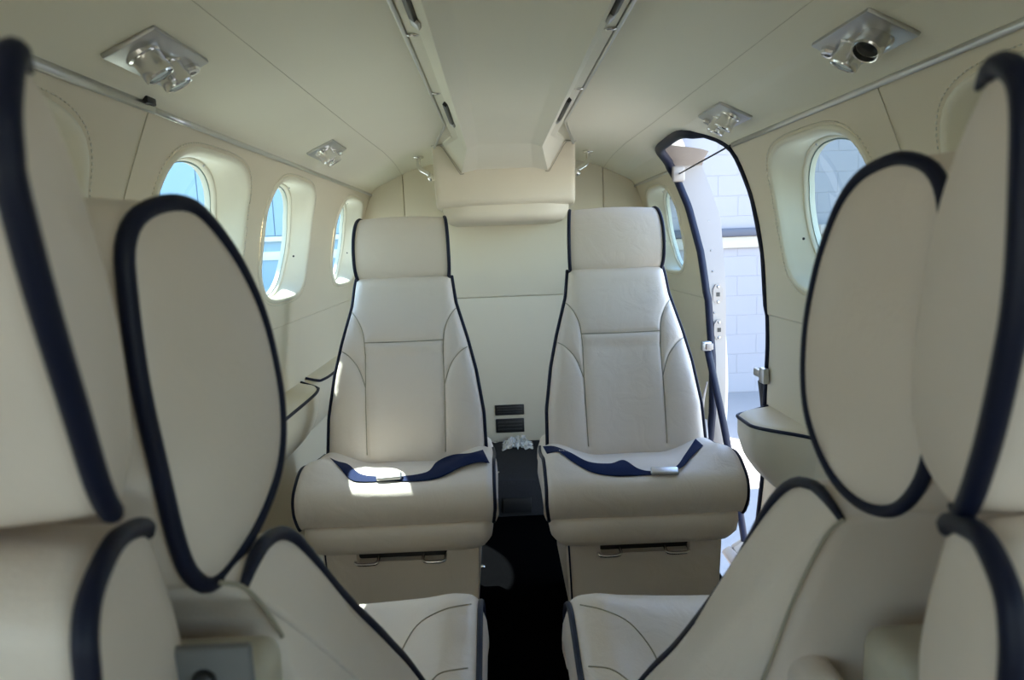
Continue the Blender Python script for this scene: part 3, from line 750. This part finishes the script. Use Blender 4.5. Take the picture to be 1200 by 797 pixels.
outlet(-.076, .054, .140, .205, 'lower black slatted air outlet low on the rear wall between the seats')
box('floor_outlet', (-.055, .055, 2.510, 2.5215, -.03, .03), BLACK, None, .003); tag(bpy.data.objects['floor_outlet'], 'small black outlet on the front face of the dark baggage step', 'air outlet')
for i, (px, py, yy) in enumerate(((581, 514, None), (582, 553, None))):
    p = at(px, py, Z=.104); V, F = lathe([(.0001, 0), (.013, 0), (.011, .004), (.0001, .006)], 16)
    p[1] = min(p[1], 3.03)
    o = obj('floor_stud', xform(V, Matrix.Translation((p[0], p[1], .100))), F, CHROME); tag(o, ['round chrome stud on the dark step against the rear wall', 'round chrome stud on the front edge of the dark step'][i], 'stud')
p = at(563, 663, Z=-.045); V, F = lathe([(.0001, 0), (.018, 0), (.014, .005), (.0001, .006)], 16)
tag(obj('floor_fitting', xform(V, Matrix.Translation((p[0], p[1], -.05)) @ Matrix.Diagonal((1, .6, 1, 1))), F, CHROME), 'shiny metal floor fitting in the dark aisle by the rear left seat', 'fitting')
# crumpled plastic wrap
pw = at(606, 517, Z=.11); V = []; F = []; NN = 14
for i in range(NN):
    for j in range(NN):
        V.append((pw[0]+(i/(NN-1)-.5)*.13+random.uniform(-.006, .006), min(3.03, 2.95+(j/(NN-1)-.5)*.13+random.uniform(-.006, .006)), .104+random.uniform(0, .035)*(1-abs(i/(NN-1)*2-1)**3)))
for i in range(NN-1):
    for j in range(NN-1): F.append((i*NN+j, i*NN+j+1, (i+1)*NN+j+1, (i+1)*NN+j))
tag(obj('plastic_wrap', V, F, FOIL, smooth=False), 'crumpled clear plastic wrap lying on the dark step by the rear wall', 'plastic wrap')

# ------------------------------------------------------------------ door
d1 = empty('door_1', (.66, 2.05, -.05), kind='structure')
full_l = crom(door_pts, 120)
V, F = [], []
for y, z in full_l:
    x0 = (wall_x(z) if z < 1.231 else float(np.interp(z, half[:, 1], half[:, 0])))
    x1 = .732 if z < 1.0 else min(.732, max(x0+.075, .745-.30*(z-1.0)**1.1))
    x1 = x1 if y > 2.30 else x0+.02+(x1-x0-.02)*max(0, (y-2.20)/.10) if y > 2.0 else x0+.03
    V += [(x0-.002, y, z), (x1, y, z), (x1, y+(.02 if y > 2.05 else -.02), z), (x0+.02, y+(.02 if y > 2.05 else -.02), z)]
for i in range(len(full_l)-1):
    for k in range(3): F.append((i*4+k, i*4+k+1, (i+1)*4+k+1, (i+1)*4+k))
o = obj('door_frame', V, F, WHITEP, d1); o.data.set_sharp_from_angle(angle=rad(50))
pth, rr = [], []
for y, z in full_l:
    x0 = (wall_x(z) if z < 1.231 else float(np.interp(z, half[:, 1], half[:, 0])))
    pth.append((x0-.001, y, z)); rr.append(.016 if y > 1.9 and z > 1.2 else .0125 if y > 2.0 and z > .3 else .0065 if y < 1.9 else .010)
V, F = tube(pth, rr, 10); obj('door_seal', V, F, NAVY, d1)
def jamb_y(z): 
    q = full_l[60:]; i = int(np.argmin(abs(q[:, 1]-z)+(q[:, 0] < 2.2)*9)); return float(q[i][0])
for z in (.802, .682):
    y = jamb_y(z); x = .704
    V, F = prism([(a*.017+x, z+b) for a, b in ((-.45, -.034), (.45, -.034), (1, -.018), (1, .018), (.45, .034), (-.45, .034), (-1, .018), (-1, -.018))], 1, y-.005, y+.001)
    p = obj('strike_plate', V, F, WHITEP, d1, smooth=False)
    box('strike_hole', (x-.006, x+.006, y-.0062, y-.004, z-.007, z+.007), BLACK, p)
    for dz in (-.026, .026):
        V, F = lathe([(.0001, 0), (.0052, 0), (.004, .002), (.0001, .0025)], 10)
        obj('screw', xform(V, Matrix.Translation((x, y-.005, z+dz)) @ Matrix.Rotation(math.pi/2, 4, 'X')), F, ALU, p)
# rivets on the jamb
for z in (1.05, .95, .88, .74, .58, .5):
    y = jamb_y(z); V, F = lathe([(.0001, 0), (.003, 0), (.0001, .0015)], 8)
    obj('rivet', xform(V, Matrix.Translation((.690, y-.0005, z)) @ Matrix.Rotation(math.pi/2, 4, 'X')), F, ALU, d1)
# bracket and cable across the door head
pb = at(792, 205, Y=2.36); pc = np.array((.577, 1.80, 1.231))
bm = box_bm(-.014, .030, -.010, .006, -.024, .030, .008, 3); bm.transform(Matrix.Translation(pb)); obj_bm('cable_bracket', bm, WHITEP, d1, True)
V, F = tube([pb+np.array((.01, -.012, .003)), pc], .0028, 6); o = obj('door_cable', V, F, BLACK, d1)
# latch on the forward edge of the opening
lt = empty('door_latch', (.66, 1.79, .66), label='grey metal latch lever on the forward edge of the doorway', cat='latch')
p = at(896, 440, X=.672)
bm = box_bm(-.012, .004, -.022, .012, -.020, .022, .003, 2); bm.transform(Matrix.Translation(p)); obj_bm('latch_plate', bm, ALU, lt, True)
bm = box_bm(-.010, .002, -.005, .058, -.010, .012, .004, 2); bm.transform(Matrix.Translation(p)); obj_bm('lever', bm, ALU, lt, True)
p2 = at(893, 458, X=.70); V, F = tube([p2+np.array((0, 0, .030)), p2+np.array((.005, 0, -.005)), p2+np.array((.010, 0, -.05))], .013, 8); obj('rubber_sleeve', V, F, BLACK, lt)
# airstair hanging outside
st = empty('airstair', (.76, 2.05, -.10), label='white fold-down airstair outside the open door', cat='airstair')
sd = Vector((.55, 0, -.84)).normalized(); base = Vector((.745, 2.04, -.07))
M = Matrix((sd, Vector((0, 1, 0)), sd.cross(Vector((0, 1, 0))))).transposed().to_4x4(); M.translation = base
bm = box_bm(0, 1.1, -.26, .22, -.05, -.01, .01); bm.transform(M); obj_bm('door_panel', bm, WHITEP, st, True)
for y in (-.24, .20):
    bm = box_bm(0, 1.1, y-.012, y+.012, -.01, .07, .005); bm.transform(M); obj_bm('side_rail', bm, WHITEP, st, True)
for k in range(3):
    bm = box_bm(.22+.32*k, .24+.32*k, -.23, .19, -.01, .12, .003); bm.transform(M); obj_bm('step', bm, ALU, st, True)
hp_ = [at(829, 408, X=.655), at(838, 450, X=.672), at(846, 487, X=.69), at(857, 545, X=.72), at(868, 605, X=.76), at(876, 660, X=.80), at(884, 720, X=.85)]
V, F = tube(crom(hp_, 40), .0125, 10, flat=.8); tag(obj('handrail', V, F, NAVY, st), 'navy sleeved handrail')
p = at(828, 406, X=.652); bm = box_bm(-.018, .014, -.012, .012, -.014, .018, .004); bm.transform(Matrix.Translation(p)); obj_bm('rail_bracket', bm, ALU, st, True)
bm = box_bm(-.006, .018, -.02, -.010, -.010, .012, .003); bm.transform(Matrix.Translation(p)); obj_bm('bracket_face', bm, WHITEP, st, True)
V, F = tube(crom([at(829, 447, Y=2.24), at(824, 468, Y=2.23), at(821, 492, Y=2.22)], 12), [.003+.006*k/11 for k in range(12)], 8); obj('latch_arm', V, F, WHITEP, st)
V, F = tube([at(824, 492, Y=2.24), at(829, 560, Y=2.22), at(834, 640, Y=2.2)], .014, 8); obj('frame_post', V, F, WHITEP, st)

# ------------------------------------------------------------------ outside
GZ = -1.1
o = box('ground', (-60, 60, -40, 60, GZ-.2, GZ), CONC); tag(o, kind='structure')
hg = empty('hangar', (3.5, 8.95, GZ), label='pale blue painted block hangar wall seen through the open door', cat='building')
box('wall', (.6, 12, 8.95, 9.15, GZ, 3.7), BLOCK, hg)
BWd, BH = .52, .26
bmsh = None
for r_ in range(18):
    for c_ in range(11):
        x = 1.55+c_*BWd+(BWd/2 if r_ % 2 else 0); z = GZ+r_*BH
        if bmsh is None:
            b = obj_bm('block', box_bm(-BWd/2+.003, BWd/2-.003, -.004, .02, .003, BH-.003, .003, 1), BLOCK, hg, world=False); bmsh = b.data
        else:
            b = bpy.data.objects.new('block', bmsh); COL.objects.link(b); b.parent = hg
        b.location = Vector((x, 8.95, z))-Vector(hg.location)
box('dark_rail', (  .6, 12, 8.86, 8.94, .975, 1.085), DARKRAIL, hg, .02)
box('pale_ledge', (  .6, 12, 8.90, 8.94, .83, .975), new_mat('cream ledge', (.34, .31, .26), .7), hg, .005)
box('pilaster', (  .6, 2.36, 8.80, 8.94, 1.5, 3.7), BLOCK, hg, .01)
box('coping', (.5, 12.1, 8.9, 9.25, 3.7, 3.8), SKIN, hg)
pbx = at(970, 268, Y=8.8); box('wall_box', (pbx[0]-.13, pbx[0]+.15, 8.72, 8.86, pbx[2]-.07, pbx[2]+.06), WHITEP, hg, .02)
lb = empty('metal_hangar', (-20, 24.2, GZ), label='pale blue metal hangar added across the apron, covering the sky in the left windows', cat='building')  # added in front of the sky to hold down the left windows' brightness
PBLUE = new_mat('pale blue sheet metal', (.30, .42, .50), .55, var=.03, vscale=.6)
box('wall', (-46, -2, 24.26, 40, GZ, 7.4), PBLUE, lb)
pm = None
for k in range(34):
    if pm is None:
        o = obj_bm('panel', box_bm(-.625, .625, -.04, .06, 0, 5.8, .02, 1), PBLUE, lb, world=False); pm = o.data
    else: o = bpy.data.objects.new('panel', pm); COL.objects.link(o); o.parent = lb
    o.location = (-43.9+k*1.27-lb.location.x, .0, 1.56-GZ)
box('sill_band', (-46.1, -1.9, 24.10, 24.3, 1.36, 1.53), SKIN, lb, .01); box('lower_band', (-46, -2, 24.2, 24.3, .72, 1.02), SKIN, lb, .01); box('roof_edge', (-46.3, -1.7, 24.0, 40.2, 7.3, 7.6), SKIN, lb, .03)
# unseen aircraft tail, added and placed to shade the ground beside the door
tl = obj('shade_tail_cone', *tube([(0, 3.3, .62), (0, 4.5, .75), (0, 6.0, 1.0), (0, 7.2, 1.2)], [.80, .62, .35, .15], 24), SKIN); tag(tl, kind='structure')
o = box('shade_tail_plane', (-2.3, 1.9, 5.4, 7.4, 2.30, 2.40), SKIN, None, .03); tag(o, kind='structure')
